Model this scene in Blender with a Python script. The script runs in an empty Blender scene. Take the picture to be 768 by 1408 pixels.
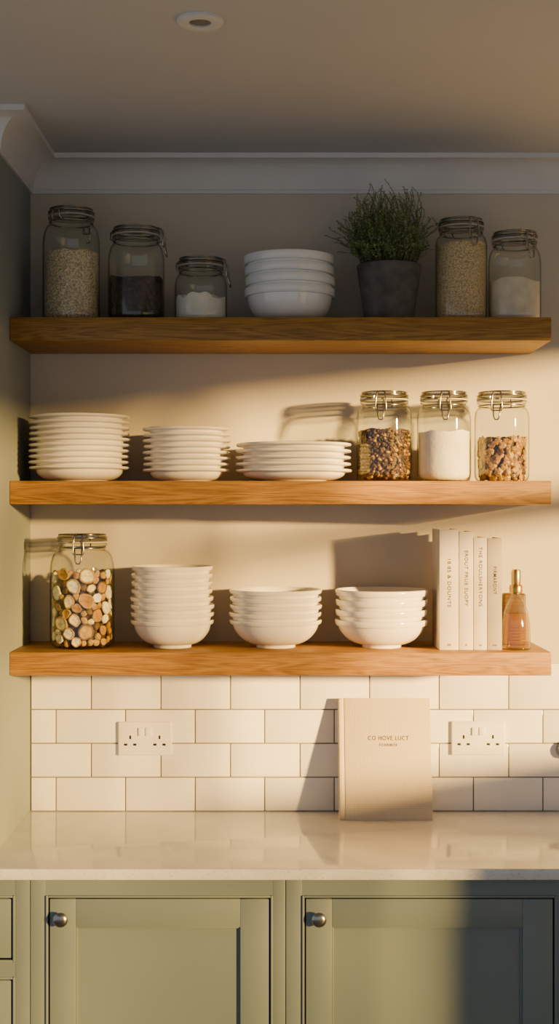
import bpy, bmesh, math, random
from mathutils import Vector, Matrix, Quaternion, noise
random.seed(7)
SC = bpy.context.scene
COL = SC.collection
F = 1850.0; D = 3.7; CZ = 1.722
def PX(px, depth): return (px-384.0)*(D-depth)/F
def PZ(py, depth): return CZ + (704.0-py)*(D-depth)/F

# ------------------------------------------------------------------ materials
def lin(c):
    o=[]
    for v in c:
        v=v/255.0
        o.append(v/12.92 if v<=0.04045 else ((v+0.055)/1.055)**2.4)
    return (o[0],o[1],o[2],1.0)
def newmat(name):
    m=bpy.data.materials.new(name); m.use_nodes=True
    nt=m.node_tree; b=nt.nodes["Principled BSDF"]
    return m,nt,b
def N(nt,t,**kw):
    n=nt.nodes.new(t)
    for k,v in kw.items():
        if k in n.inputs: n.inputs[k].default_value=v
        else: setattr(n,k,v)
    return n
def L(nt,a,b): nt.links.new(a,b)
def coords(nt,scale=(1,1,1)):
    tc=N(nt,'ShaderNodeTexCoord'); mp=N(nt,'ShaderNodeMapping')
    mp.inputs['Scale'].default_value=scale
    L(nt,tc.outputs['Object'],mp.inputs['Vector']); return mp.outputs['Vector']
def ramp(nt,fac,stops):
    r=N(nt,'ShaderNodeValToRGB'); els=r.color_ramp.elements
    els[0].position=stops[0][0]; els[0].color=lin(stops[0][1])
    els[1].position=stops[-1][0]; els[1].color=lin(stops[-1][1])
    for p,c in stops[1:-1]:
        e=els.new(p); e.color=lin(c)
    L(nt,fac,r.inputs['Fac']); return r.outputs['Color']
def bump(nt,b,h,strength,dist):
    bp=N(nt,'ShaderNodeBump'); bp.inputs['Strength'].default_value=strength
    bp.inputs['Distance'].default_value=dist
    L(nt,h,bp.inputs['Height']); L(nt,bp.outputs['Normal'],b.inputs['Normal'])
def simple(name,c,rough=0.5,metal=0.0,var=0.06,nscale=8.0,bmp=0.0,bscale=60,bdist=0.001,coat=0.0):
    m,nt,b=newmat(name)
    v=coords(nt)
    n=N(nt,'ShaderNodeTexNoise'); n.inputs['Scale'].default_value=nscale; n.inputs['Detail'].default_value=4
    L(nt,v,n.inputs['Vector'])
    lo=tuple(max(0,x*(1-var)) for x in c); hi=tuple(min(255,x*(1+var)) for x in c)
    col=ramp(nt,n.outputs['Fac'],[(0.3,lo),(0.7,hi)])
    L(nt,col,b.inputs['Base Color'])
    b.inputs['Roughness'].default_value=rough; b.inputs['Metallic'].default_value=metal
    b.inputs['Coat Weight'].default_value=coat
    if bmp>0:
        n2=N(nt,'ShaderNodeTexNoise'); n2.inputs['Scale'].default_value=bscale; n2.inputs['Detail'].default_value=5
        L(nt,v,n2.inputs['Vector']); bump(nt,b,n2.outputs['Fac'],bmp,bdist)
    return m
def grains(name,c1,c2,scale,rough=0.8,dist=0.003,c3=None):
    m,nt,b=newmat(name); v=coords(nt)
    vo=N(nt,'ShaderNodeTexVoronoi'); vo.inputs['Scale'].default_value=scale
    L(nt,v,vo.inputs['Vector'])
    sx=N(nt,'ShaderNodeSeparateColor'); L(nt,vo.outputs['Color'],sx.inputs['Color'])
    stops=[(0.0,c1),(1.0,c2)] if c3 is None else [(0.0,c1),(0.5,c3),(1.0,c2)]
    col=ramp(nt,sx.outputs[0],stops)
    mx=N(nt,'ShaderNodeMix',data_type='RGBA',blend_type='MULTIPLY')
    mx.inputs[0].default_value=0.6
    dr=ramp(nt,vo.outputs['Distance'],[(0.3,(255,255,255)),(0.8,(110,100,90))])
    L(nt,col,mx.inputs[6]); L(nt,dr,mx.inputs[7]); L(nt,mx.outputs[2],b.inputs['Base Color'])
    b.inputs['Roughness'].default_value=rough
    inv=N(nt,'ShaderNodeMath',operation='SUBTRACT'); inv.inputs[0].default_value=1.0
    L(nt,vo.outputs['Distance'],inv.inputs[1]); bump(nt,b,inv.outputs[0],0.6,dist)
    return m
def wood(name,cols=((112,76,22),(152,108,38),(176,132,54)),gw=0.08):
    m,nt,b=newmat(name)
    v=coords(nt,(0.9,6.0,9.0))
    n=N(nt,'ShaderNodeTexNoise'); n.inputs['Scale'].default_value=2.0; n.inputs['Detail'].default_value=2; n.inputs['Distortion'].default_value=0.6
    L(nt,v,n.inputs['Vector'])
    mul=N(nt,'ShaderNodeMath',operation='MULTIPLY'); mul.inputs[1].default_value=80.0
    L(nt,n.outputs['Fac'],mul.inputs[0])
    sn=N(nt,'ShaderNodeMath',operation='SINE'); L(nt,mul.outputs[0],sn.inputs[0])
    v2=coords(nt,(4.0,90.0,220.0))
    n2=N(nt,'ShaderNodeTexNoise'); n2.inputs['Scale'].default_value=4.0; n2.inputs['Detail'].default_value=6
    L(nt,v2,n2.inputs['Vector'])
    ma=N(nt,'ShaderNodeMath',operation='MULTIPLY_ADD'); ma.inputs[1].default_value=gw
    L(nt,sn.outputs[0],ma.inputs[0]); L(nt,n2.outputs['Fac'],ma.inputs[2])
    col=ramp(nt,ma.outputs[0],[(0.28,cols[0]),(0.5,cols[1]),(0.72,cols[2])])
    L(nt,col,b.inputs['Base Color']); b.inputs['Roughness'].default_value=0.5
    bump(nt,b,ma.outputs[0],0.25,0.0008)
    return m
def thin_glass(name,tint,edge,f0=0.05,rough=0.04,body=None,bodyfac=0.0):
    m=bpy.data.materials.new(name); m.use_nodes=True; nt=m.node_tree; nt.nodes.clear()
    out=N(nt,'ShaderNodeOutputMaterial'); mix=N(nt,'ShaderNodeMixShader')
    tr=N(nt,'ShaderNodeBsdfTransparent'); gl=N(nt,'ShaderNodeBsdfGlossy'); gl.inputs['Roughness'].default_value=rough
    lw=N(nt,'ShaderNodeLayerWeight'); lw.inputs['Blend'].default_value=0.5
    col=ramp(nt,lw.outputs['Facing'],[(0.0,tint),(0.6,tint),(1.0,edge)])
    L(nt,col,tr.inputs['Color'])
    p=N(nt,'ShaderNodeMath',operation='POWER'); p.inputs[1].default_value=4.0; L(nt,lw.outputs['Facing'],p.inputs[0])
    mm=N(nt,'ShaderNodeMath',operation='MULTIPLY_ADD'); mm.inputs[1].default_value=0.9-f0; mm.inputs[2].default_value=f0; mm.use_clamp=True
    L(nt,p.outputs[0],mm.inputs[0]); L(nt,mm.outputs[0],mix.inputs[0])
    src=tr.outputs[0]
    if body:
        df_=N(nt,'ShaderNodeBsdfDiffuse'); df_.inputs['Color'].default_value=lin(body)
        m2=N(nt,'ShaderNodeMixShader'); m2.inputs[0].default_value=bodyfac
        L(nt,tr.outputs[0],m2.inputs[1]); L(nt,df_.outputs[0],m2.inputs[2]); src=m2.outputs[0]
    L(nt,src,mix.inputs[1]); L(nt,gl.outputs[0],mix.inputs[2]); L(nt,mix.outputs[0],out.inputs['Surface'])
    return m

M_wall=simple('wall_plaster',(198,192,180),0.85,bmp=0.15,bscale=120,var=0.02,nscale=2)
M_sage_wall=simple('sage_paint_wall',(138,147,148),0.7,var=0.02,nscale=2)
M_ceil=simple('ceiling_paint',(194,197,202),0.9,var=0.015,nscale=1.5)
M_trim=simple('trim_paint',(212,213,215),0.6,var=0.015)
M_floor=simple('stone_floor',(98,102,108),0.6,var=0.05)
M_wood=wood('oak')
M_tile=simple('glazed_tile',(242,241,242),0.12,var=0.015,nscale=5,bmp=0.12,bscale=14,bdist=0.002)
M_grout=simple('grout',(128,120,110),0.9)
M_sage=simple('sage_cabinet_paint',(110,124,130),0.42,var=0.02,nscale=3,bmp=0.05,bscale=90)
M_gap=simple('cabinet_shadow_gap',(30,32,30),0.8)
M_ceramic=simple('glazed_stoneware',(240,236,230),0.13,var=0.02,nscale=12,coat=0.4)
M_white=simple('white_porcelain',(236,238,240),0.08,var=0.015,coat=0.6)
M_glass=thin_glass('jar_glass',(250,252,249),(108,114,106),0.08,0.02)
M_lidglass=thin_glass('lid_glass',(206,208,204),(60,62,58),0.20,0.06)
M_metal=simple('brushed_steel',(168,164,154),0.22,1.0)
M_seal=simple('rubber_seal',(180,174,162),0.6)
M_nickel=simple('aged_nickel',(156,154,150),0.26,1.0)
M_gold=simple('brushed_gold',(196,160,84),0.3,1.0)
M_concrete=simple('grey_concrete',(90,87,85),0.85,var=0.14,nscale=30,bmp=0.4,bscale=120)
M_soil=grains('soil',(38,28,20),(60,46,34),200)
M_plastic=simple('socket_plastic',(240,239,236),0.3,var=0.01)
M_dark=simple('slot_dark',(8,8,8),0.6)
M_pages=simple('paper_pages',(214,204,186),0.9,var=0.05,nscale=40)
M_ink=simple('ink',(40,32,24),0.7)
M_light=simple('downlight_lens',(120,118,116),0.3)
M_flour=simple('flour',(240,235,227),0.95,var=0.04,nscale=25,bmp=0.5,bscale=120,bdist=0.002)
M_flourb=simple('flour_beige',(226,214,196),0.95,var=0.05,nscale=30,bmp=0.5,bscale=150,bdist=0.002)
M_rice=grains('rice_grains',(208,186,150),(252,238,208),250,dist=0.0010)
M_seed=grains('seed_grains',(210,184,138),(242,220,174),300,dist=0.0010)
M_beans=grains('dark_coffee_beans',(16,13,12),(74,58,46),95,rough=0.45,dist=0.004)
M_core=simple('filling_core',(70,52,20),0.9)
def quartz():
    m,nt,b=newmat('quartz_worktop'); v=coords(nt)
    n=N(nt,'ShaderNodeTexNoise'); n.inputs['Scale'].default_value=220; n.inputs['Detail'].default_value=2; L(nt,v,n.inputs['Vector'])
    n2=N(nt,'ShaderNodeTexNoise'); n2.inputs['Scale'].default_value=5; n2.inputs['Detail'].default_value=6;n2.inputs['Distortion'].default_value=1.5; L(nt,v,n2.inputs['Vector'])
    c=ramp(nt,n.outputs['Fac'],[(0.28,(186,188,190)),(0.38,(214,218,222)),(0.7,(220,224,228))])
    c2=ramp(nt,n2.outputs['Fac'],[(0.35,(243,243,243)),(0.6,(255,255,255))])
    mx=N(nt,'ShaderNodeMix',data_type='RGBA',blend_type='MULTIPLY'); mx.inputs[0].default_value=1
    L(nt,c,mx.inputs[6]); L(nt,c2,mx.inputs[7]); L(nt,mx.outputs[2],b.inputs['Base Color'])
    b.inputs['Roughness'].default_value=0.10; return m
M_quartz=quartz()
def linen(name,c):
    m,nt,b=newmat(name); v=coords(nt)
    w1=N(nt,'ShaderNodeTexWave',bands_direction='X'); w1.inputs['Scale'].default_value=110; w1.inputs['Distortion'].default_value=2.5
    w2=N(nt,'ShaderNodeTexWave',bands_direction='Z'); w2.inputs['Scale'].default_value=110; w2.inputs['Distortion'].default_value=2.5
    L(nt,v,w1.inputs['Vector']); L(nt,v,w2.inputs['Vector'])
    a=N(nt,'ShaderNodeMath',operation='MULTIPLY_ADD'); a.inputs[1].default_value=0.5
    h=N(nt,'ShaderNodeMath',operation='MULTIPLY'); h.inputs[1].default_value=0.5
    L(nt,w2.outputs['Fac'],h.inputs[0]); L(nt,w1.outputs['Fac'],a.inputs[0]); L(nt,h.outputs[0],a.inputs[2])
    col=ramp(nt,a.outputs[0],[(0.1,tuple(x*0.80 for x in c)),(0.9,c)])
    L(nt,col,b.inputs['Base Color']); b.inputs['Roughness'].default_value=0.85
    bump(nt,b,a.outputs[0],0.5,0.0010); return m
M_linen=linen('linen_cover',(238,222,194))
M_bookA=simple('book_cloth_ivory',(218,211,202),0.75,bmp=0.2,bscale=400)
M_bookB=simple('book_cloth_taupe',(176,168,160),0.75,bmp=0.2,bscale=400)
M_leaf=simple('thyme_leaf',(132,154,100),0.5,var=0.35,nscale=60)
M_stem=simple('thyme_stem',(96,96,64),0.8)
M_amber=thin_glass('amber_liquid',(255,232,128),(190,136,30),0.06,body=(160,116,24),bodyfac=0.25)
M_block=wood('walnut_block',((64,40,14),(88,58,22),(104,70,28)))

# ------------------------------------------------------------------ mesh helpers
def link(o): COL.objects.link(o); return o
def finish(bm,name,mats,smooth=40):
    me=bpy.data.meshes.new(name)
    bmesh.ops.recalc_face_normals(bm,faces=bm.faces)
    bm.to_mesh(me); bm.free()
    if not isinstance(mats,(list,tuple)): mats=[mats]
    for m in mats: me.materials.append(m)
    if smooth:
        for p in me.polygons: p.use_smooth=True
        me.set_sharp_from_angle(angle=math.radians(smooth))
    return me
def obj(name,me,loc=(0,0,0),parent=None,**props):
    o=bpy.data.objects.new(name,me); o.location=loc
    if parent: o.parent=parent
    for k,v in props.items(): o[k]=v
    return link(o)
def empty(name,loc,**props):
    o=bpy.data.objects.new(name,None); o.location=loc; o.empty_display_size=0.05
    for k,v in props.items(): o[k]=v
    return link(o)
def bm_lathe(bm,prof,seg=64,closed=False,mi=0,mtx=None):
    rings=[]
    for r,z in prof:
        if r<=1e-6: rings.append([bm.verts.new((0,0,z))])
        else: rings.append([bm.verts.new((r*math.cos(2*math.pi*i/seg),r*math.sin(2*math.pi*i/seg),z)) for i in range(seg)])
    vs=[v for r in rings for v in r]
    n=len(rings)
    for k in range(n if closed else n-1):
        a,b=rings[k],rings[(k+1)%n]
        for i in range(seg):
            j=(i+1)%seg
            if len(a)==1 and len(b)==1: break
            if len(a)==1: f=bm.faces.new((a[0],b[i],b[j]))
            elif len(b)==1: f=bm.faces.new((a[i],a[j],b[0]))
            else: f=bm.faces.new((a[i],a[j],b[j],b[i]))
            f.material_index=mi
    if mtx: bmesh.ops.transform(bm,matrix=mtx,verts=vs)
    return vs
def lathe(name,prof,mat,seg=64,closed=False,smooth=35):
    bm=bmesh.new(); bm_lathe(bm,prof,seg,closed); return finish(bm,name,mat,smooth)
def bm_box(bm,x0,x1,y0,y1,z0,z1,bev=0.0,seg=2,mi=0):
    r=bmesh.ops.create_cube(bm,size=1.0); vs=r['verts']
    for v in vs:
        v.co=Vector((x0+(v.co.x+0.5)*(x1-x0), y0+(v.co.y+0.5)*(y1-y0), z0+(v.co.z+0.5)*(z1-z0)))
    fs=set(f for v in vs for f in v.link_faces)
    for f in fs: f.material_index=mi
    if bev>0:
        es=list(set(e for v in vs for e in v.link_edges))
        bmesh.ops.bevel(bm,geom=es,offset=bev,segments=seg,profile=0.5,affect='EDGES')
def box(name,b,mat,bev=0.0,seg=2,smooth=40):
    bm=bmesh.new(); bm_box(bm,*b,bev=bev,seg=seg); return finish(bm,name,mat,smooth if bev else 0)
def bm_tube(bm,pts,r,seg=8,cyclic=False,mi=0):
    pts=[Vector(p) for p in pts]; n=len(pts); rings=[]
    up=None
    for i in range(n):
        if cyclic: t=(pts[(i+1)%n]-pts[i-1])
        else: t=pts[min(i+1,n-1)]-pts[max(i-1,0)]
        t.normalize()
        if up is None:
            up=Vector((0,0,1)) if abs(t.z)<0.9 else Vector((0,1,0))
        a=(up-t*up.dot(t)); 
        if a.length<1e-4: a=t.orthogonal()
        a.normalize(); up=a; b=t.cross(a)
        rings.append([bm.verts.new(pts[i]+(a*math.cos(2*math.pi*k/seg)+b*math.sin(2*math.pi*k/seg))*r) for k in range(seg)])
    for i in range(n if cyclic else n-1):
        A,B=rings[i],rings[(i+1)%n]
        for k in range(seg):
            f=bm.faces.new((A[k],A[(k+1)%seg],B[(k+1)%seg],B[k])); f.material_index=mi
    if not cyclic:
        bm.faces.new(rings[0][::-1]); bm.faces.new(rings[-1])
def text_mesh(name,s,size,mat,mode,align='CENTER'):
    cu=bpy.data.curves.new(name,'FONT'); cu.body=s; cu.size=size; cu.align_x=align; cu.align_y='CENTER'; cu.extrude=0.0002
    cu.space_character=1.15; cu.offset=0.0001
    o=bpy.data.objects.new(name,cu); COL.objects.link(o)
    dg=bpy.context.evaluated_depsgraph_get(); dg.update()
    me=bpy.data.meshes.new_from_object(o.evaluated_get(dg)); bpy.data.objects.remove(o)
    for v in me.vertices:
        x,y,z=v.co
        v.co=(x,-z,y) if mode=='front' else (y,-z,-x)
    me.materials.clear(); me.materials.append(mat); return me

# ------------------------------------------------------------------ room
WX=-0.684; STUB=0.43; CEIL=CZ+0.967; RX=2.2; BK=-6.0
S=dict(kind='structure')
obj('floor',box('floor',(-3,RX+0.15,BK,0.15,-0.1,0),M_floor),**S)
obj('ceiling',box('ceiling',(-3,RX+0.15,BK,0.15,CEIL,CEIL+0.1),M_ceil),**S)
obj('wall_back',box('wall_back',(WX,RX+0.15,0,0.15,0,CEIL),M_wall),**S)
obj('wall_left',box('wall_left',(-3,WX,-STUB,0.15,0,CEIL),M_sage_wall),**S)
HEAD=CZ+0.635; SP0=-2.14; SP1=-2.18; SILL=CZ-0.47
wins=[(SP0,-0.35,SILL,HEAD),(-4.2,SP1,0.05,HEAD)]  # second, taller opening is unseen, added to let sun onto the left cabinets
bm=bmesh.new()
bm_box(bm,RX,RX+0.06,BK,-4.2,0,CEIL); bm_box(bm,RX,RX+0.06,-0.35,0,0,CEIL)
bm_box(bm,RX,RX+0.06,-4.2,-0.35,HEAD,CEIL)
bm_box(bm,RX,RX+0.06,SP1,SP0,0,HEAD)
bm_box(bm,RX,RX+0.06,SP0,-0.35,0,SILL); bm_box(bm,RX,RX+0.06,-4.2,SP1,0,0.05)
obj('wall_right',finish(bm,'wall_right',M_wall,0),**S)
for nm,(y0,y1,z0,z1) in zip(('window_1','added_door_1'),wins):
    bm=bmesh.new(); t=0.015; e=0.0005
    bm_box(bm,RX+0.02,RX+0.05,y0+e,y1-e,z0+e,z0+t); bm_box(bm,RX+0.02,RX+0.05,y0+e,y1-e,z1-t,z1-e)
    bm_box(bm,RX+0.02,RX+0.05,y0+e,y0+t,z0+t,z1-t); bm_box(bm,RX+0.02,RX+0.05,y1-t,y1-e,z0+t,z1-t)
    if nm=='window_1':
        bm_box(bm,RX+0.02,RX+0.05,y0+t,y1-t,CZ+0.185,CZ+0.275)  # bar added to throw slanting dark bands across the back wall
    obj(nm,finish(bm,nm,M_trim,0),**S)
m=bpy.data.materials.new('sun_dimming_fabric'); m.use_nodes=True; nt=m.node_tree; nt.nodes.clear()  # unseen sheet, added to weaken the sun reaching the left side
o_=N(nt,'ShaderNodeOutputMaterial'); mx=N(nt,'ShaderNodeMixShader'); tr=N(nt,'ShaderNodeBsdfTransparent'); di=N(nt,'ShaderNodeBsdfTranslucent')
nz=N(nt,'ShaderNodeTexNoise'); nz.inputs['Scale'].default_value=2.2; L(nt,coords(nt),nz.inputs['Vector'])
mr=N(nt,'ShaderNodeMapRange'); mr.inputs[1].default_value=0.35; mr.inputs[2].default_value=0.65; mr.inputs[3].default_value=0.42; mr.inputs[4].default_value=0.72
L(nt,nz.outputs['Fac'],mr.inputs[0]); L(nt,mr.outputs[0],mx.inputs[0]); di.inputs['Color'].default_value=(0.25,0.25,0.25,1)
L(nt,tr.outputs[0],mx.inputs[1]); L(nt,di.outputs[0],mx.inputs[2]); L(nt,mx.outputs[0],o_.inputs['Surface'])
bm=bmesh.new(); pa=None
for i in range(161):
    y=-4.2+2.03*i/160; x=RX-0.06+0.012*math.sin(i*0.9)
    a=bm.verts.new((x,y,0.03)); b=bm.verts.new((x,y,CEIL-0.12))
    if pa: bm.faces.new((pa[0],a,b,pa[1]))
    pa=(a,b)
obj('sun_dimming_curtain',finish(bm,'sun_dimming_curtain',m,60),label='unseen sheer curtain added to dim the sun on the left',category='curtain')
# cornice
prof=[(0,-0.093),(0.007,-0.093),(0.007,-0.084)]
for i in range(13):
    a=math.pi/2*i/12
    prof.append((0.072-0.063*math.cos(a), -0.013-0.069*(1-math.sin(a))))
prof+= [(0.079,-0.013),(0.079,0)]
bm=bmesh.new(); cols=[]
for p,h in prof:
    z=CEIL+h
    cols.append([bm.verts.new(c) for c in ((RX,-p,z),(WX+p,-p,z),(WX+p,-STUB-p,z),(-3,-STUB-p,z))])
for a,b in zip(cols[:-1],cols[1:]):
    for i in range(3): bm.faces.new((a[i],a[i+1],b[i+1],b[i]))
obj('trim_1',finish(bm,'trim_1',M_trim,30),**S)

# tiled splashback
zt0=CZ-0.822; zt1=CZ-0.4166
bm=bmesh.new()
bm_box(bm,WX+0.001,RX-0.01,-0.003,-0.0002,zt0,zt1,mi=1)
tw=0.1908; g=0.0014
lines=[CZ-(py-704)/500.0 for py in (928,975,1021.5,1068,1114.5)]
lines[0]=zt1
for r in range(4):
    za,zb=lines[r+1],lines[r]
    off=(126-384)/500.0 if r%2==0 else (77.5-384)/500.0
    x=off-3*tw
    while x<RX-0.02:
        a=max(x,WX+0.002); b=min(x+tw,RX-0.02)
        if b-a>0.012: bm_box(bm,a+g,b-g,-0.0075,-0.0028,za+g,zb-(g if r else 0),bev=0.0014,seg=2,mi=0)
        x+=tw
obj('tiled_splashback',finish(bm,'tiled_splashback',[M_tile,M_grout],30),label='white glazed brick-bond tile splashback above the worktop',category='splashback')

# downlight
dl=empty('downlight',(-0.156,-1.054,CEIL),label='round white recessed downlight in the ceiling',category='ceiling light')
obj('bezel',lathe('bezel',[(0.022,-0.002),(0.022,-0.006),(0.030,-0.0095),(0.042,-0.0085),(0.0465,-0.005),(0.0465,0.0)],M_trim,48),parent=dl)
obj('lens',lathe('lens',[(0,-0.0035),(0.014,-0.0045),(0.0215,-0.003),(0.0218,-0.0005),(0,-0.0005)],M_light,48),parent=dl)

# ------------------------------------------------------------------ worktop and cabinets
CT=CZ-0.822; CF=-0.603
bm=bmesh.new()
def prism(bm,poly,z0,z1):
    a=[bm.verts.new((x,y,z0)) for x,y in poly]; b=[bm.verts.new((x,y,z1)) for x,y in poly]
    bm.faces.new(a[::-1]); bm.faces.new(b); n=len(poly)
    for i in range(n): bm.faces.new((a[i],a[(i+1)%n],b[(i+1)%n],b[i]))
prism(bm,[(WX+0.0003,-0.0003),(WX+0.0003,-STUB-0.001),(-1.2,-STUB-0.001),(-1.2,CF),(1.3,CF),(1.3,-0.0003)],CT-0.026,CT)
es=[e for e in bm.edges if abs(e.verts[0].co.y-CF)<1e-4 and abs(e.verts[1].co.y-CF)<1e-4 and abs(e.verts[0].co.z-e.verts[1].co.z)<1e-5]
bmesh.ops.bevel(bm,geom=es,offset=0.003,segments=3,profile=0.5,affect='EDGES')
obj('worktop',finish(bm,'worktop',M_quartz,40),label='pale quartz worktop with polished surface',category='worktop')

FD=0.575; CB=CT-0.0262; KICK=0.12
def cx(px): return PX(px,FD)
def cz(py): return PZ(py,FD)
def ring(bm,x0,x1,z0,z1,w,y0,y1,bev=0.0015,mi=0):
    bm_box(bm,x0,x0+w,y0,y1,z0,z1,bev=bev,mi=mi); bm_box(bm,x1-w,x1,y0,y1,z0,z1,bev=bev,mi=mi)
    bm_box(bm,x0+w,x1-w,y0,y1,z0,z0+w,bev=bev,mi=mi); bm_box(bm,x0+w,x1-w,y0,y1,z1-w,z1,bev=bev,mi=mi)
def cabinet_body(par,x0,x1,openings,back):
    bm=bmesh.new()
    bm_box(bm,x0+0.001,x1-0.001,-FD+0.03,back,KICK,CB,mi=1)
    bm_box(bm,x0+0.001,x1-0.001,-FD+0.06,back,0,KICK,mi=1)
    ox0=openings[0][0]; ox1=openings[0][1]
    e=0.0008
    bm_box(bm,x0+e,ox0,-FD,-FD+0.03,KICK,CB,bev=0.001); bm_box(bm,ox1,x1-e,-FD,-FD+0.03,KICK,CB,bev=0.001)
    zs=[CB]+[v for o in openings for v in (o[3],o[2])]+[KICK]
    for i in range(0,len(zs),2):
        bm_box(bm,ox0,ox1,-FD,-FD+0.03,zs[i+1],zs[i],bev=0.0)
    for (a,b,c,d) in openings:
        ring(bm,a,b,c,d,0.0055,-FD-0.004,-FD+0.005,bev=0.0018)
    obj('body',finish(bm,'cabinet_body',[M_sage,M_gap],40),parent=par)
def panel_front(par,name,a,b,c,d,sx,sx2,sz):
    g=0.009; bm=bmesh.new()
    x0,x1,z0,z1=a+g,b-g,c+g,d-g
    y0,y1=-FD+0.0005,-FD+0.022
    pa,pb,pt,pbm=sx,sx2,sz,c+ (d-sz)
    bm_box(bm,x0,pa,y0,y1,z0,z1,bev=0.0015); bm_box(bm,pb,x1,y0,y1,z0,z1,bev=0.0015)
    bm_box(bm,pa,pb,y0,y1,pt,z1,bev=0.0008); bm_box(bm,pa,pb,y0,y1,z0,pbm,bev=0.0008)
    bm_box(bm,pa-0.002,pb+0.002,y0+0.009,y1-0.002,pbm-0.002,pt+0.002)
    ring(bm,pa,pb,pbm,pt,0.004,y0+0.004,y0+0.012,bev=0.001)
    return obj(name,finish(bm,name,M_sage,40),parent=par)
knob_prof=[(0,-0.026),(0.008,-0.0255),(0.0140,-0.0235),(0.0172,-0.0195),(0.0162,-0.0155),(0.010,-0.0125),(0.0065,-0.010),(0.0065,-0.004),(0.010,-0.002),(0.011,0.0),(0,0)]
knob_me=lathe('knob',[(r,-z) for r,z in knob_prof],M_nickel,40)
for v in knob_me.vertices: v.co=Vector((v.co.x,-v.co.z,v.co.y))
def cab(x0p,x1p,o0,o1,p0,p1,knx,label):
    x0,x1=cx(x0p),cx(x1p)
    e=empty('base_cabinet',(0,0,0),label=label,category='kitchen cabinet',group='sage base cabinets under the worktop')
    a,b=cx(o0),cx(o1); d=cz(1231); c=KICK+0.045
    cabinet_body(e,x0,x1,[(a,b,c,d)],-0.001)
    dr=panel_front(e,'door',a,b,c,d,cx(p0),cx(p1),cz(1275))
    obj('knob',knob_me,(cx(knx),-FD+0.0005,cz(1262)),parent=dr,label='round aged nickel knob')
    return e
cab(41.5,392.5,63,375,104,330,84.5,'sage green shaker base cabinet with single door and round knob')
cab(392.5,787,415,765,456,718,438,'wide sage green shaker base cabinet with round nickel knob')
e=empty('drawer_cabinet',(0,0,0),label='sage green drawer cabinet with stacked inset drawers',category='kitchen cabinet')
xa=cx(-150); xb=cx(21)
ops=[(xa,xb,cz(1323),cz(1231)),(xa,xb,cz(1343+120),cz(1343)),(xa,xb,KICK+0.045,cz(1343+140))]
cabinet_body(e,cx(-171),cx(41.5),ops,-STUB-0.002)
for (a,b,c,d) in ops:
    g=0.009; bm=bmesh.new()
    bm_box(bm,a+g,b-g,-FD+0.0005,-FD+0.022,c+g,d-g,bev=0.002)
    dd=obj('drawer',finish(bm,'drawer',M_sage,40),parent=e)
    obj('knob',knob_me,((a+b)/2,-FD+0.0005,(c+d)/2),parent=dd)

# ------------------------------------------------------------------ shelves
ZS=[CZ+0.494,CZ+0.079,CZ-0.3555]
lab=['thick oak floating shelf holding jars, bowls and a potted herb','thick oak floating shelf holding plate stacks and jars','thick oak floating shelf holding bowls, books and a bottle']
for i,z in enumerate(ZS):
    me=box('floating_shelf',(WX+0.0005,0.689,-0.29,-0.0005,-0.0595,0),M_wood,bev=0.0025,seg=2)
    off=i*0.61
    for v in me.vertices: v.co.x+=off
    obj('floating_shelf',me,(-off,0,z),label=lab[i],category='shelf',group='oak floating shelves on the wall')

# ------------------------------------------------------------------ tableware
def plate_profile(R,h,s):
    lip=s*0.44; rf=R*0.56
    outer=[(0,0.004),(rf-0.008,0.004),(rf-0.006,0.0),(rf,0.0),(rf+0.002,0.003)]
    re,ze=R-0.019,h-lip-0.0024
    n=9
    for i in range(1,n+1):
        u=i/n
        outer.append((rf+0.002+(re-rf-0.002)*math.sin(u*math.pi/2)**0.95, 0.003+(ze-0.003)*u**1.45))
    outer+=[(R-0.0035,h-lip-0.0004),(R-0.001,h-lip+0.0012),(R,h-lip*0.5),(R-0.0012,h-0.0008),(R-0.004,h)]
    inner=[(R-0.010,h-0.0012),(R-0.021,h-0.0035)]
    fl=s-0.0008; ri=rf*0.9
    for i in range(1,9):
        u=i/8
        inner.append(((R-0.021)+(ri-(R-0.021))*u, (h-0.0035)+(fl-(h-0.0035))*math.sin(u*math.pi/2)))
    return outer+inner+[(0,fl)]
def bowl_profile(R,h,s,foot=0.5,bl=0.5,lf=0.6):
    rf=R*foot; f=0.007; lip=s*lf
    outer=[(0,0.003),(rf-0.006,0.003),(rf-0.004,0.0),(rf,0.0),(rf+0.001,f)]
    n=14; re=R-0.0085; ze=h-lip-0.0014
    def cur(r0,r1,z0,z1,u):
        a=math.pi/2*u
        r=bl*math.sin(a)+(1-bl)*u; z=bl*(1-math.cos(a))+(1-bl)*u**1.25
        return (r0+(r1-r0)*r, z0+(z1-z0)*z)
    for i in range(1,n+1): outer.append(cur(rf+0.001,re,f,ze,i/n))
    outer+=[(R-0.0032,h-lip-0.0004),(R-0.0018,h-lip+0.0012),(R-0.0006,h-lip*0.5),(R,h-0.003),(R-0.0010,h-0.0008),(R-0.0028,h),(R-0.0048,h-0.0015)]
    inner=[]; fl=s-0.0008; ro=R-0.0115; ri=rf*0.85
    for i in range(1,n+1):
        inner.append(cur(ri,ro,fl,h-0.006,1-i/n))
    return outer+inner+[(0,fl)]
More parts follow.
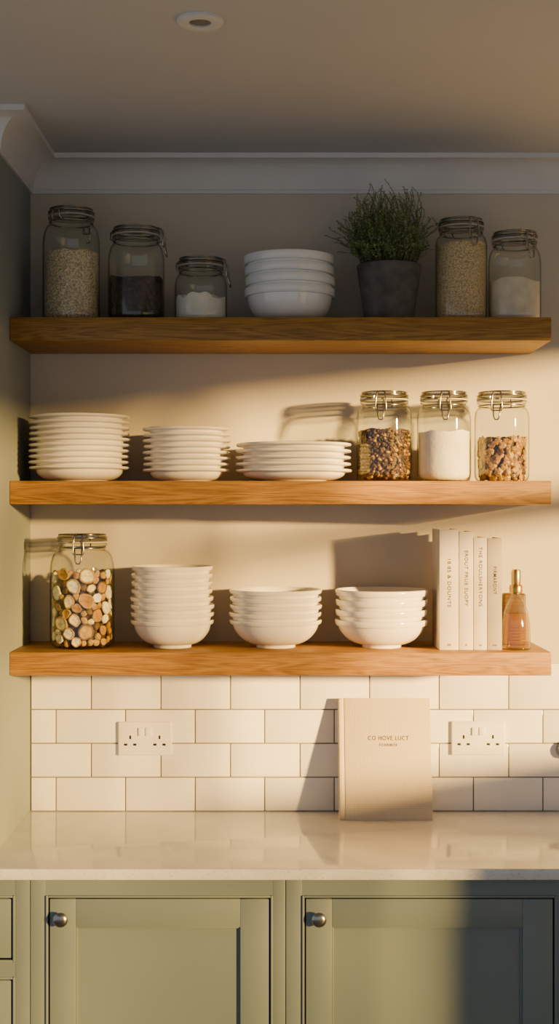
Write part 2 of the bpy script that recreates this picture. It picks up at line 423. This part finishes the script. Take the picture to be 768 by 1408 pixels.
def stack(kind,xp0,xp1,base,n,h,s,mat=M_ceramic,label='',group='',foot=0.5,depth=0.15,taper=0,bl=0.5,lf=0.54):
    x=PX((xp0+xp1)/2,depth); R=(xp1-xp0)/2*(D-depth)/F
    prof=plate_profile(R,h,s) if kind=='dinner_plate' else bowl_profile(R,h,s,foot,bl,lf)
    me=lathe(kind,prof,mat,72)
    for k in range(n):
        o=bpy.data.objects.new(kind,me)
        sc=random.uniform(0.985,1.0)
        if taper and k>=taper: sc=0.965
        o.scale=(sc,sc,1)
        o.rotation_euler=(0,0,random.random()*6)
        o.location=(x+random.uniform(-0.0015,0.0015)*(k>0),-depth+random.uniform(-0.001,0.001)*(k>0),base+k*s)
        o['label']=label; o['category']='plate' if kind=='dinner_plate' else 'bowl'; o['group']=group
        link(o)
stack('dinner_plate',40,179,ZS[1],10,0.040,0.0149,label='cream stoneware dinner plate in a tall stack',group='tall stack of dinner plates')
stack('dinner_plate',196,317,ZS[1],8,0.034,0.0154,label='cream stoneware side plate in a stack',group='stack of smaller plates')
stack('dinner_plate',323,484,ZS[1],5,0.033,0.0170,label='wide cream stoneware plate in a low stack',group='low stack of wide plates')
stack('bowl',335,461,ZS[0],4,0.092,0.0285,mat=M_white,label='glossy white porcelain bowl nested beside a potted herb',group='white serving bowls',foot=0.52,bl=0.9,lf=0.74)
stack('bowl',179,295,ZS[2],8,0.073,0.0201,label='cream stoneware bowl in a tall nested stack',group='tall stack of bowls',foot=0.45,taper=4,bl=0.75)
stack('bowl',314.5,443,ZS[2],5,0.073,0.0198,label='cream stoneware bowl in a nested stack',group='middle stack of bowls',foot=0.42,bl=0.7)
stack('bowl',460,588,ZS[2],4,0.074,0.026,label='cream stoneware bowl nested in stack beside books',group='stack of bowls beside the books',foot=0.42,bl=0.7,lf=0.6)

# ------------------------------------------------------------------ jars
def jar(xp0,xp1,ytop,base,lidw,ang,label,depth=0.15,sh=0.055,ext=0.0):
    x=PX((xp0+xp1)/2,depth); R=(xp1-xp0)/2*(D-depth)/F
    LR=lidw/2*(D-depth)/F
    H=PZ(ytop,depth+(LR*0.9 if ytop<704 else -LR*0.5))-base
    e=empty('storage_jar',(x,-depth,base),label=label,category='glass jar',group='clip-top glass storage jars on the shelves')
    nz=H-0.040; nr=LR-0.006
    sz=nz-sh
    prof=[(0,0.003),(R*0.6,0.003),(R*0.72,0.0005),(R*0.84,0.001),(R*0.94,0.006),(R*0.99,0.014),(R,0.025),(R,sz)]
    for i in range(1,9):
        a=math.pi/2*i/8
        prof.append((nr+(R-nr)*math.cos(a)**1.0, sz+(nz-sz)*math.sin(a)*0.98))
    prof+=[(nr,nz+0.006),(nr+0.003,nz+0.009),(LR-0.001,nz+0.010),(LR,nz+0.013),(LR-0.001,nz+0.016),(nr-0.003,nz+0.017)]
    obj('glass_body',lathe('glass_body',prof,M_glass,64),parent=e)
    obj('rubber_seal',lathe('rubber_seal',[(nr-0.002,nz+0.0172),(LR+0.0005,nz+0.0172),(LR+0.0012,nz+0.019),(LR+0.0005,nz+0.0208),(nr-0.002,nz+0.0208)],M_seal,64,closed=True),parent=e)
    zl=nz+0.021
    obj('lid',lathe('lid',[(nr-0.004,zl+0.0002),(LR-0.0005,zl+0.0002),(LR+0.0008,zl+0.003),(LR-0.0005,zl+0.006),(LR-0.003,zl+0.0075),(LR-0.003,zl+0.0155),(LR-0.005,zl+0.018),(LR-0.012,zl+0.019),(LR-0.018,zl+0.015),(0,zl+0.013)],M_lidglass,64),parent=e)
    bm=bmesh.new()
    def circ(r,z,k=48): return [(r*math.cos(2*math.pi*i/k),r*math.sin(2*math.pi*i/k),z) for i in range(k)]
    bm_tube(bm,circ(nr+0.0022,nz+0.004),0.0020,8,True)
    bm_tube(bm,circ(LR-0.0008,zl+0.0095),0.0022,8,True)
    bm_tube(bm,circ(LR-0.0042,zl+0.0182),0.0015,8,True)
    ya=-(LR+0.0035); w=0.0125; q=0.0019; x_=ext
    bm_tube(bm,[(-w*0.6,-(LR-0.002),zl+0.0175),(-w*0.8,ya-x_*0.5,zl+0.014),(-w,ya-0.002-x_,zl-0.004),(-w*1.15,ya-0.002-x_,nz-0.008),(-w*1.0,ya-0.003-x_,nz-0.012),(w*1.0,ya-0.003-x_,nz-0.012),(w*1.15,ya-0.002-x_,nz-0.008),(w,ya-0.002-x_,zl-0.004),(w*0.8,ya-x_*0.5,zl+0.014),(w*0.6,-(LR-0.002),zl+0.0175)],q,8,True)
    bm_tube(bm,[(-w*0.7,-(nr+0.002),nz+0.005),(-w*0.75,ya-0.001-x_,nz+0.001),(-w*0.6,ya-0.006-x_*1.4,nz-0.028),(-w*0.3,ya-0.0065-x_*1.5,nz-0.036),(w*0.3,ya-0.0065-x_*1.5,nz-0.036),(w*0.6,ya-0.006-x_*1.4,nz-0.028),(w*0.75,ya-0.001-x_,nz+0.001),(w*0.7,-(nr+0.002),nz+0.005)],q,8,False)
    bm_tube(bm,[(-w,(nr+0.002),nz+0.005),(-w,LR+0.004,nz+0.012),(-w*0.8,LR+0.003,zl+0.009),(w*0.8,LR+0.003,zl+0.009),(w,LR+0.004,nz+0.012),(w,(nr+0.002),nz+0.005)],q,8,False)
    c=obj('wire_clasp',finish(bm,'wire_clasp',M_metal,60),parent=e); c.rotation_euler=(0,0,math.radians(ang))
    return x,R,H,sz,nz,nr
def inner_r(J,z):
    x,R,H,sz,nz,nr=J
    if z<0.02: return R*(0.90+0.1*z/0.02)-0.004
    if z<=sz: return R-0.004
    u=min(1,(z-sz)/((nz-sz)*0.98)); a=math.asin(u)
    return nr+(R-nr)*math.cos(a)-0.004
def label_cat(n):
    return {'rice_filling':'rice','coffee_bean_filling':'coffee beans','flour_filling':'flour','granola_filling':'granola','grain_filling':'grain','nut_filling':'nuts','dried_fruit_filling':'dried fruit'}[n]
def filling(name,J,base,ytop,mat,label,depth=0.15,wav=0.004,dr=0.0):
    top=PZ(ytop,depth+(0.06 if ytop<704 else -0.03))-base
    n=14; prof=[(0,0.005),(inner_r(J,0.005)*0.85-dr,0.005)]
    for i in range(1,n+1):
        z=0.005+(top-0.005)*i/n; prof.append((inner_r(J,z)-dr,z))
    r=prof[-1][0]
    for k in range(1,9): prof.append((r*(1-k/8.0) if k<8 else 0,top))
    me=lathe(name,prof,mat,64,smooth=50)
    for v in me.vertices:
        if v.co.z>top-0.001:
            v.co.z+=noise.noise(Vector((v.co.x*28,v.co.y*28,J[0]*9)))*wav*2
    return obj(name,me,(J[0],-depth,base),label=label,category=label_cat(name),kind='stuff'),top
JA=jar(59,137,282,ZS[0],63,150,'tall clip-top glass jar holding pale rice')
filling('rice_filling',JA,ZS[0],343,M_rice,'pale rice filling a tall glass jar')
JB=jar(148.5,226,308,ZS[0],66,82,'clip-top glass jar half full of dark coffee beans',ext=0.006)
filling('coffee_bean_filling',JB,ZS[0],379,M_beans,'dark coffee beans half filling a glass jar',wav=0.006)
JC=jar(240,312,351,ZS[0],63,80,'short clip-top glass jar with white flour',sh=0.035,ext=0.006)
filling('flour_filling',JC,ZS[0],404,M_flour,'white flour in a short glass jar',wav=0.009)
JD=jar(598,669,297,ZS[0],62,24,'tall clip-top glass jar full of beige grain',sh=0.03)
filling('grain_filling',JD,ZS[0],331,M_seed,'fine beige grain filling a tall glass jar')
JE=jar(671,743,315,ZS[0],62,30,'clip-top glass jar with pale beige flour',sh=0.045)
filling('flour_filling',JE,ZS[0],382,M_flourb,'pale beige flour in a glass jar')
JF=jar(490,566,537,ZS[1],66,-12,'clip-top glass jar of dark mixed granola',sh=0.035)
JG=jar(573,647,537,ZS[1],65,-4,'clip-top glass jar of white flour',sh=0.035)
filling('flour_filling',JG,ZS[1],592,M_flour,'white flour filling a glass jar on the shelf')
JH=jar(652,727,537,ZS[1],68,-20,'clip-top glass jar of amber nuts',sh=0.035)
JI=jar(69,157,734,ZS[2],69,0,'large clip-top glass jar of dried fruit slices and nuts',sh=0.06)

def lump_mesh(name,mat,sx,sy,sz,seed,sub=2,amp=0.25,fr=1.6,dent=0.0):
    bm=bmesh.new(); bmesh.ops.create_icosphere(bm,subdivisions=sub,radius=1)
    for v in bm.verts:
        k=1+amp*noise.noise(v.co*fr+Vector((seed,seed*2,0)))
        if dent and v.co.y>0: k*=1-dent*max(0,v.co.y)*(1-abs(v.co.x))
        v.co=Vector((v.co.x*sx,v.co.y*sy,v.co.z*sz))*k
    return finish(bm,name,mat,80)
gm=[simple('granola_dark',(54,34,16),0.6),simple('granola_brown',(106,76,28),0.6),simple('granola_gold',(168,132,54),0.6),simple('granola_red',(76,44,18),0.5)]
fl,topF=filling('granola_filling',JF,ZS[1],592,gm[0],'dark mixed granola filling a glass jar',dr=0.006)
bm=bmesh.new(); bm.from_mesh(fl.data)
for i in range(1000):
    z=random.uniform(0.009,topF); 
    if i<860: r=inner_r(JF,z)-0.0055
    else: z=topF+0.002; r=random.uniform(0,inner_r(JF,z)-0.008)
    a=random.uniform(0,2*math.pi)
    s=random.uniform(0.0032,0.0062)
    m=Matrix.Translation((r*math.cos(a),r*math.sin(a),z))@Matrix.Rotation(random.uniform(0,6),4,Vector((random.random(),random.random(),random.random()+0.1)).normalized())@Matrix.Diagonal((s*1.3,s*0.7,s,1))
    rr=bmesh.ops.create_icosphere(bm,subdivisions=1,radius=1,matrix=m)
    mi=random.choice([0,0,1,1,2,3])
    for v in rr['verts']:
        for f in v.link_faces: f.material_index=mi
me=finish(bm,'granola_filling',gm,80); fl.data=me

nm=[simple('nut_amber',(128,94,26),0.4,var=0.25,nscale=120),simple('nut_tan',(156,120,44),0.45,var=0.2,nscale=120),simple('nut_brown',(88,60,18),0.4,var=0.25,nscale=120)]
nutm=[lump_mesh('nut',nm[i%3],random.uniform(0.009,0.0125),0.0055,random.uniform(0.007,0.010),i*3.1,3,0.5,1.7,0.45) for i in range(9)]
filling('nut_filling',JH,ZS[1],606,M_core,'mass of amber nuts filling a glass jar',dr=0.012)
topH=PZ(600,0.2)-ZS[1]
rowz=0.012; k=0
while rowz<topH:
    rr0=inner_r(JH,rowz)-0.0068; nn=int(2*math.pi*rr0/0.0205)
    for i in range(nn):
        a=2*math.pi*(i+(k%2)*0.5)/nn+random.uniform(-0.12,0.12)
        z=rowz+random.uniform(-0.004,0.004); rr=rr0-random.uniform(0,0.003)
        o=bpy.data.objects.new('nut',random.choice(nutm))
        o.location=(JH[0]+rr*math.cos(a),-0.15+rr*math.sin(a),ZS[1]+z)
        o.rotation_euler=(Matrix.Rotation(a-math.pi/2,3,'Z')@Matrix.Rotation(random.uniform(-1.5,1.5),3,'Y')@Matrix.Rotation(random.uniform(-0.3,0.3),3,'X')).to_euler()
        sc=random.uniform(0.9,1.15); o.scale=(sc,sc*0.9,sc)
        o['label']='glossy amber nut inside a glass jar'; o['category']='nut'; o['group']='amber nuts in the glass jar'
        link(o)
    rowz+=0.0135; k+=1
for i in range(14):
    r=(0.012 if i<4 else 0.033); a=i*2.4
    o=bpy.data.objects.new('nut',nutm[i%9]); o.location=(JH[0]+r*math.cos(a),-0.15+r*math.sin(a),ZS[1]+topH-0.003)
    o.rotation_euler=(math.pi/2,0,a)
    o['label']='glossy amber nut inside a glass jar'; o['category']='nut'; o['group']='amber nuts in the glass jar'; link(o)

def slice_mesh(name,mats,r,t,seed):
    bm=bmesh.new(); pr=[(0,-t/2),(r*0.8,-t/2),(r*0.95,-t*0.42),(r,-t*0.1),(r,t*0.15),(r*0.95,t*0.45),(r*0.86,t*0.5),(r*0.76,t*0.40),(r*0.5,t*0.34),(r*0.25,t*0.38),(0,t*0.34)]
    bm_lathe(bm,pr,32)
    for f in bm.faces:
        c=f.calc_center_median()
        if math.hypot(c.x,c.y)<r*0.8: f.material_index=1
    rad=random.uniform(0.82,1.0)
    for v in bm.verts:
        ang=math.atan2(v.co.y,v.co.x)
        k=1+0.18*noise.noise(Vector((math.cos(ang)*1.3,math.sin(ang)*1.3,seed*3.7)))+0.05*noise.noise(Vector((math.cos(ang)*4,math.sin(ang)*4,seed)))
        v.co.x*=k; v.co.y*=k*rad
        v.co.z+=0.0012*noise.noise(Vector((v.co.x*90,v.co.y*90,seed)))
    return finish(bm,name,mats,60)
def sm(n,c): return simple(n,c,0.65,var=0.16,nscale=120,bmp=0.6,bscale=260)
cm=[sm('slice_cream',(226,210,160)),sm('slice_orange',(158,116,32)),sm('slice_white',(238,230,208)),sm('slice_brown',(94,68,26)),sm('slice_rim',(166,134,68))]
filling('dried_fruit_filling',JI,ZS[2],798,M_core,'mass of dried fruit and nuts filling a large jar',dr=0.016)
topI=PZ(790,0.15)-ZS[2]; RI=JI[1]
placed=[]
sizes=[0.022]*14+[0.0175]*22+[0.013]*46+[0.0085]*280
for sr in sizes:
    for tr in range(70):
        a=random.uniform(-math.pi,math.pi); z=random.uniform(0.004+sr,topI+0.004)
        ok=True
        for (a2,z2,s2) in placed:
            da=(a-a2+math.pi)%(2*math.pi)-math.pi
            if (da*RI*0.95)**2+(z-z2)**2<(0.92*(sr+s2))**2: ok=False; break
        if ok: placed.append((a,z,sr)); break
slm={}
variants=[(0,4),(2,0),(1,4),(2,4),(1,3),(2,0),(0,4),(1,1),(2,2),(4,3)]
for idx,(a,z,sr) in enumerate(placed):
    big=sr>0.012
    Ri=inner_r(JI,z)-0.001
    if big:
        key=(sr,idx%10)
        if key not in slm:
            v=variants[idx%10]; slm[key]=slice_mesh('dried_fruit_slice',[cm[v[1]],cm[v[0]]],sr,0.007,idx)
        me=slm[key]; r=math.sqrt(max(Ri*Ri-sr*sr,0))-0.0045; nm_='dried_fruit_slice'; lb='round dried fruit slice inside a glass jar'; gp='dried fruit slices in the glass jar'
    else:
        key=('n',idx%12)
        if key not in slm: slm[key]=lump_mesh('nut_piece',cm[(1,4,3,0,3,4)[idx%6]],random.uniform(0.009,0.0125),0.006,random.uniform(0.0075,0.0095),idx,3,0.3,1.5,0.2)
        me=slm[key]; r=Ri-0.0085; nm_='nut_piece'; lb='small nut between dried fruit slices in jar'; gp='nuts in the large glass jar'
    o=bpy.data.objects.new(nm_,me)
    o.location=(JI[0]+r*math.cos(a),-0.15+r*math.sin(a),ZS[2]+z)
    tl=0.16 if big else 0.5
    out=Vector((math.cos(a)+random.uniform(-tl,tl)*0.6,math.sin(a)+random.uniform(-tl,tl)*0.6,random.uniform(-tl,tl))).normalized()
    q=out.to_track_quat('Z','Y') if big else out.to_track_quat('Y','Z')
    q=Quaternion(out,random.uniform(0,6.28))@q
    o.rotation_mode='QUATERNION'; o.rotation_quaternion=q
    o['label']=lb; o['category']='dried fruit' if big else 'nut'; o['group']=gp
    link(o)

# ------------------------------------------------------------------ plant
dp=0.155; xpl=PX(534.5,dp)
pl=empty('potted_thyme',(xpl,-dp,ZS[0]),label='bushy green thyme plant in a grey concrete pot',category='potted plant')
rt=44.5*(D-dp)/F; rb=33*(D-dp)/F; hp=PZ(357,dp+rt)-ZS[0]
obj('pot',lathe('pot',[(0,0),(rb-0.003,0),(rb,0.003),(rt,hp-0.004),(rt-0.001,hp-0.001),(rt-0.004,hp),(rt-0.008,hp-0.002),(rt-0.011,hp-0.02),(0,hp-0.02)],M_concrete,64),parent=pl)
obj('soil',lathe('soil',[(0,hp-0.0195),(rt-0.0118,hp-0.0195),(rt-0.0118,hp-0.012),(0,hp-0.008)],M_soil,48),parent=pl)
bm=bmesh.new()
for i in range(350):
    a=random.uniform(0,2*math.pi); r0=random.uniform(0,1)**0.5*(rt-0.018)
    ph=random.uniform(0,1)**0.85*1.75
    rad=random.uniform(0.5,0.98); wisp=random.random()<0.16
    if wisp: rad=random.uniform(0.98,1.16)
    tx=math.sin(ph)*0.140*rad; tz=0.052+math.cos(ph)*0.148*rad
    p0=Vector((r0*math.cos(a),r0*math.sin(a),hp-0.012)); a2=a+random.uniform(-0.6,0.6)
    tgt=Vector((math.cos(a2)*tx-0.012,math.sin(a2)*tx,hp+tz)); 
    tgt.y=min(tgt.y,0.14)
    mid=Vector((p0.x*1.2+tgt.x*0.35,p0.y*1.2+tgt.y*0.35,hp+0.02+max(tz,0.03)*0.62))
    pts=[]; n=9; wob=random.uniform(0,9)
    for k in range(n+1):
        u=k/n
        p=p0*(1-u)**2+mid*2*u*(1-u)+tgt*u*u
        p+=Vector((noise.noise(Vector((wob,u*3,0))),noise.noise(Vector((u*3,wob,3))),noise.noise(Vector((u*3,wob,7)))*0.6))*0.030*u
        p.y=min(p.y,0.146)
        pts.append(p)
    bm_tube(bm,pts,0.0008,3,False,1)
    nl=20
    for k in range(nl):
        u=0.15+0.85*(k+random.random()*0.5)/nl; u=min(u,0.999)
        q=u*n; j=int(q); fpt=pts[j].lerp(pts[min(j+1,n)],q-j)
        for sgn in (0,math.pi):
            th=k*1.57+sgn+random.uniform(-0.4,0.4)
            dirv=Vector((math.cos(th),math.sin(th),random.uniform(-0.1,0.9))).normalized()
            ln=random.uniform(0.0065,0.0095)*(1.1-0.35*u); sd_=dirv.cross(Vector((0,0,1))).normalized()*ln*0.36
            up=sd_.cross(dirv).normalized()*ln*0.06
            b=[fpt, fpt+dirv*ln*0.5+sd_+up, fpt+dirv*ln, fpt+dirv*ln*0.5-sd_+up]
            if max(c.y for c in b)>0.152: continue
            vs=[bm.verts.new(c) for c in b]; bm.faces.new(vs)
me=bpy.data.meshes.new('foliage'); bm.to_mesh(me); bm.free(); me.materials.append(M_leaf); me.materials.append(M_stem)
obj('foliage',me,parent=pl,kind='stuff')

# ------------------------------------------------------------------ books on shelf
def book(x0,x1,ytop,base,depth_f,dep,cmat,txt,tz0,tz1,label,emb):
    w=x1-x0; h=PZ(ytop,depth_f)-base; 
    e=empty('hardback_book',((x0+x1)/2,-depth_f+dep/2,base),label=label,category='book',group='hardback books on the shelf')
    t=0.0025; bm=bmesh.new(); hw=w/2-0.0006
    bm_box(bm,-hw,-hw+t,-dep/2+0.002,dep/2,0,h,bev=0.0009)
    bm_box(bm,hw-t,hw,-dep/2+0.002,dep/2,0,h,bev=0.0009)
    bm_box(bm,-hw,hw,-dep/2,-dep/2+0.003,0,h,bev=0.0014)
    obj('cover',finish(bm,'cover',cmat,40),parent=e)
    obj('pages',box('pages',(-hw+t+0.0001,hw-t-0.0001,-dep/2+0.0031,dep/2-0.004,0.003,h-0.004),M_pages),parent=e)
    tm=text_mesh('lettering',txt,0.0125,M_ink,'spine')
    xs=[v.co.z for v in tm.vertices]; ln=max(xs)-min(xs); want=(tz1-tz0)*(D-depth_f)/F
    for v in tm.vertices: v.co.z*=want/ln
    zc=PZ((tz0+tz1)/2,depth_f)-base
    obj('lettering',tm,(0,-dep/2-0.0002,zc),parent=e)
    tm=text_mesh('publisher_mark',emb,0.009,M_ink,'front')
    obj('publisher_mark',tm,(0,-dep/2-0.0002,PZ(887,depth_f)-base),parent=e)
df=0.235; xs=[PX(v,df) for v in (603.5,630.5,650.5,669.5,690)]
book(xs[0],xs[1],728,ZS[2],df,0.165,M_bookA,'18.85 & DOUNTS',768,834,'thick ivory hardback book standing next to bowls','00')
book(xs[1],xs[2],731,ZS[2],df,0.16,M_bookA,'EROUT PRUE SUOPY',757,833,'slim ivory hardback book with printed spine','A')
book(xs[2],xs[3],739,ZS[2],df,0.155,M_bookA,'THE ROULSHERYONS',752,834,'slim pale hardback book with small spine lettering','m')
book(xs[3],xs[4],740,ZS[2],df,0.15,M_bookB,'PIRMARONT',779,817,'taupe hardback book at the end of row','oo')

# bottle + block
db=0.21; xb=PX(709,db)
sb=empty('spray_bottle',(xb,-db,ZS[2]),label='amber liquid in a glass bottle with gold pump top',category='bottle')
k=(D-db)/F
def zz(py): return PZ(py,db)-ZS[2]
obj('glass_body',lathe('glass_body',[(0,0.0),(18.5*k,0.0),(19.8*k,0.003),(19.8*k,0.026),(18.8*k,zz(856)),(16.4*k,zz(841)),(12*k,zz(829)),(7.5*k,zz(821)),(6*k,zz(818)),(6*k,zz(815))],M_glass,48),parent=sb)
obj('liquid',lathe('liquid',[(0,0.012),(16.8*k,0.012),(18.2*k,0.015),(18.2*k,0.026),(17.2*k,zz(856)),(15.0*k,zz(843)),(0,zz(843))],M_amber,48),parent=sb)
obj('collar',lathe('collar',[(0,zz(816)),(8.5*k,zz(816)),(9*k,zz(814)),(9*k,zz(806)),(8*k,zz(804)),(0,zz(804))],M_gold,40),parent=sb)
obj('pump_cap',lathe('pump_cap',[(0,zz(803.8)),(6*k,zz(803.8)),(6.5*k,zz(800)),(6.5*k,zz(786)),(5.5*k,zz(783)),(0,zz(782.5))],M_gold,40),parent=sb)
bm=bmesh.new()
for i in range(5):
    z=0.026+i*0.008; pts=[]
    for j in range(9):
        a=-math.pi/2+(-0.6+1.2*j/8); rr=(20.2-0.7*i)*k
        pts.append((rr*math.cos(a),rr*math.sin(a),z))
    bm_tube(bm,pts,0.0006,5)
obj('raised_label',finish(bm,'raised_label',M_gold,60),parent=sb)
da=0.10
obj('wooden_block',box('wooden_block',(PX(691.5,da),PX(722.5,da),-0.105,-0.065,ZS[2],PZ(816,da)),M_block,bev=0.006,seg=3),label='small brown wooden block behind the spray bottle',category='wooden block')

# ------------------------------------------------------------------ book on worktop
Wb=0.2495; Hb=0.325; Tb=0.026
bk=empty('linen_book',(PX(530.5,0.114),-0.114,CT),label='large beige linen hardback book leaning on the tiles',category='book')
bk.rotation_euler=(math.radians(-14.0),0,0)
t=0.003; bm=bmesh.new()
bm_box(bm,-Wb/2+0.0175,Wb/2,0,t,0,Hb,bev=0.0012); bm_box(bm,-Wb/2+0.0175,Wb/2,Tb-t,Tb,0,Hb,bev=0.0012)
bm_box(bm,-Wb/2+0.010,-Wb/2+0.020,0.0022,t+0.0002,0.0005,Hb-0.0005)
bm_box(bm,-Wb/2+0.010,-Wb/2+0.020,Tb-t,Tb-0.0018,0.0005,Hb-0.0005)
bm_box(bm,-Wb/2,-Wb/2+0.0135,-0.0004,Tb,0,Hb,bev=0.004,seg=3)
obj('cover',finish(bm,'cover',M_linen,40),parent=bk)
obj('pages',box('pages',(-Wb/2+0.014,Wb/2-0.004,t+0.0003,Tb-t-0.0001,0.004,Hb-0.004),M_pages),parent=bk)
def ztl(py): return (PZ(py,0.06)-CT)/math.cos(math.radians(14.0))
t1=text_mesh('title_lettering','CO HOVE LUCT',0.0160,M_ink,'front')
w=max(v.co.x for v in t1.vertices)-min(v.co.x for v in t1.vertices)
for v in t1.vertices: v.co.x*=0.110/w
obj('title_lettering',t1,(0.010,-0.0003,ztl(1015)),parent=bk)
t2=text_mesh('subtitle_lettering','FORNBOF',0.010,M_ink,'front')
obj('subtitle_lettering',t2,(0.010,-0.0003,ztl(1024)),parent=bk)

# ------------------------------------------------------------------ sockets
def socket(xp,yp):
    x=(xp-384)/500*0.998; z=CZ-(yp-704)/500*0.998
    e=empty('double_socket',(x,-0.0077,z),label='white double wall socket with two rocker switches on tiles',category='wall socket',group='double sockets on the tiled wall')
    w,h=0.0735,0.0465
    obj('faceplate',box('faceplate',(-w,w,-0.009,0,-h,h),M_plastic,bev=0.0035,seg=3),parent=e)
    for s in (-1,1):
        obj('rocker_switch',box('rocker_switch',(s*0.010-0.0078,s*0.010+0.0078,-0.0130,-0.0085,0.008,0.030),M_plastic,bev=0.0015),parent=e)
        c=s*0.040
        for (dx,dz,hx,hz) in ((0,0.004,0.0026,0.0052),(-0.0125,-0.016,0.0046,0.0030),(0.0125,-0.016,0.0046,0.0030)):
            obj('pin_slot',box('pin_slot',(c+dx-hx,c+dx+hx,-0.0094,-0.0085,dz-hz,dz+hz),M_dark,bev=0.0003),parent=e)
socket(199.5,1015); socket(656.5,1014.5)
me=lathe('wall_fitting',[(0,0.020),(0.016,0.020),(0.021,0.017),(0.023,0.010),(0.024,0),(0,0)],M_metal,40)
for v in me.vertices: v.co=Vector((v.co.x,-v.co.z,v.co.y))
obj('wall_fitting',me,((775-384)/500,-0.0077,CZ-(1030-704)/500),label='small round pale metal fitting fixed to the tiles',category='wall fitting')

# ------------------------------------------------------------------ light, world, camera
sd=bpy.data.lights.new('sun','SUN'); sd.energy=21; sd.angle=math.radians(3.0); sd.color=(1.0,0.585,0.15)
so=bpy.data.objects.new('sun',sd); so.rotation_euler=Vector((-1.15,1,-0.165)).to_track_quat('-Z','Y').to_euler(); link(so)
w=bpy.data.worlds.new('World'); SC.world=w; w.use_nodes=True
bg=w.node_tree.nodes['Background']; bg.inputs['Color'].default_value=(0.83,0.91,1.0,1); bg.inputs['Strength'].default_value=0.54
cd=bpy.data.cameras.new('camera'); cd.sensor_fit='HORIZONTAL'; cd.sensor_width=36; cd.lens=F/768*36
co=bpy.data.objects.new('camera',cd); co.location=(0,-D,CZ); co.rotation_euler=(math.pi/2,0,0); link(co)
SC.camera=co
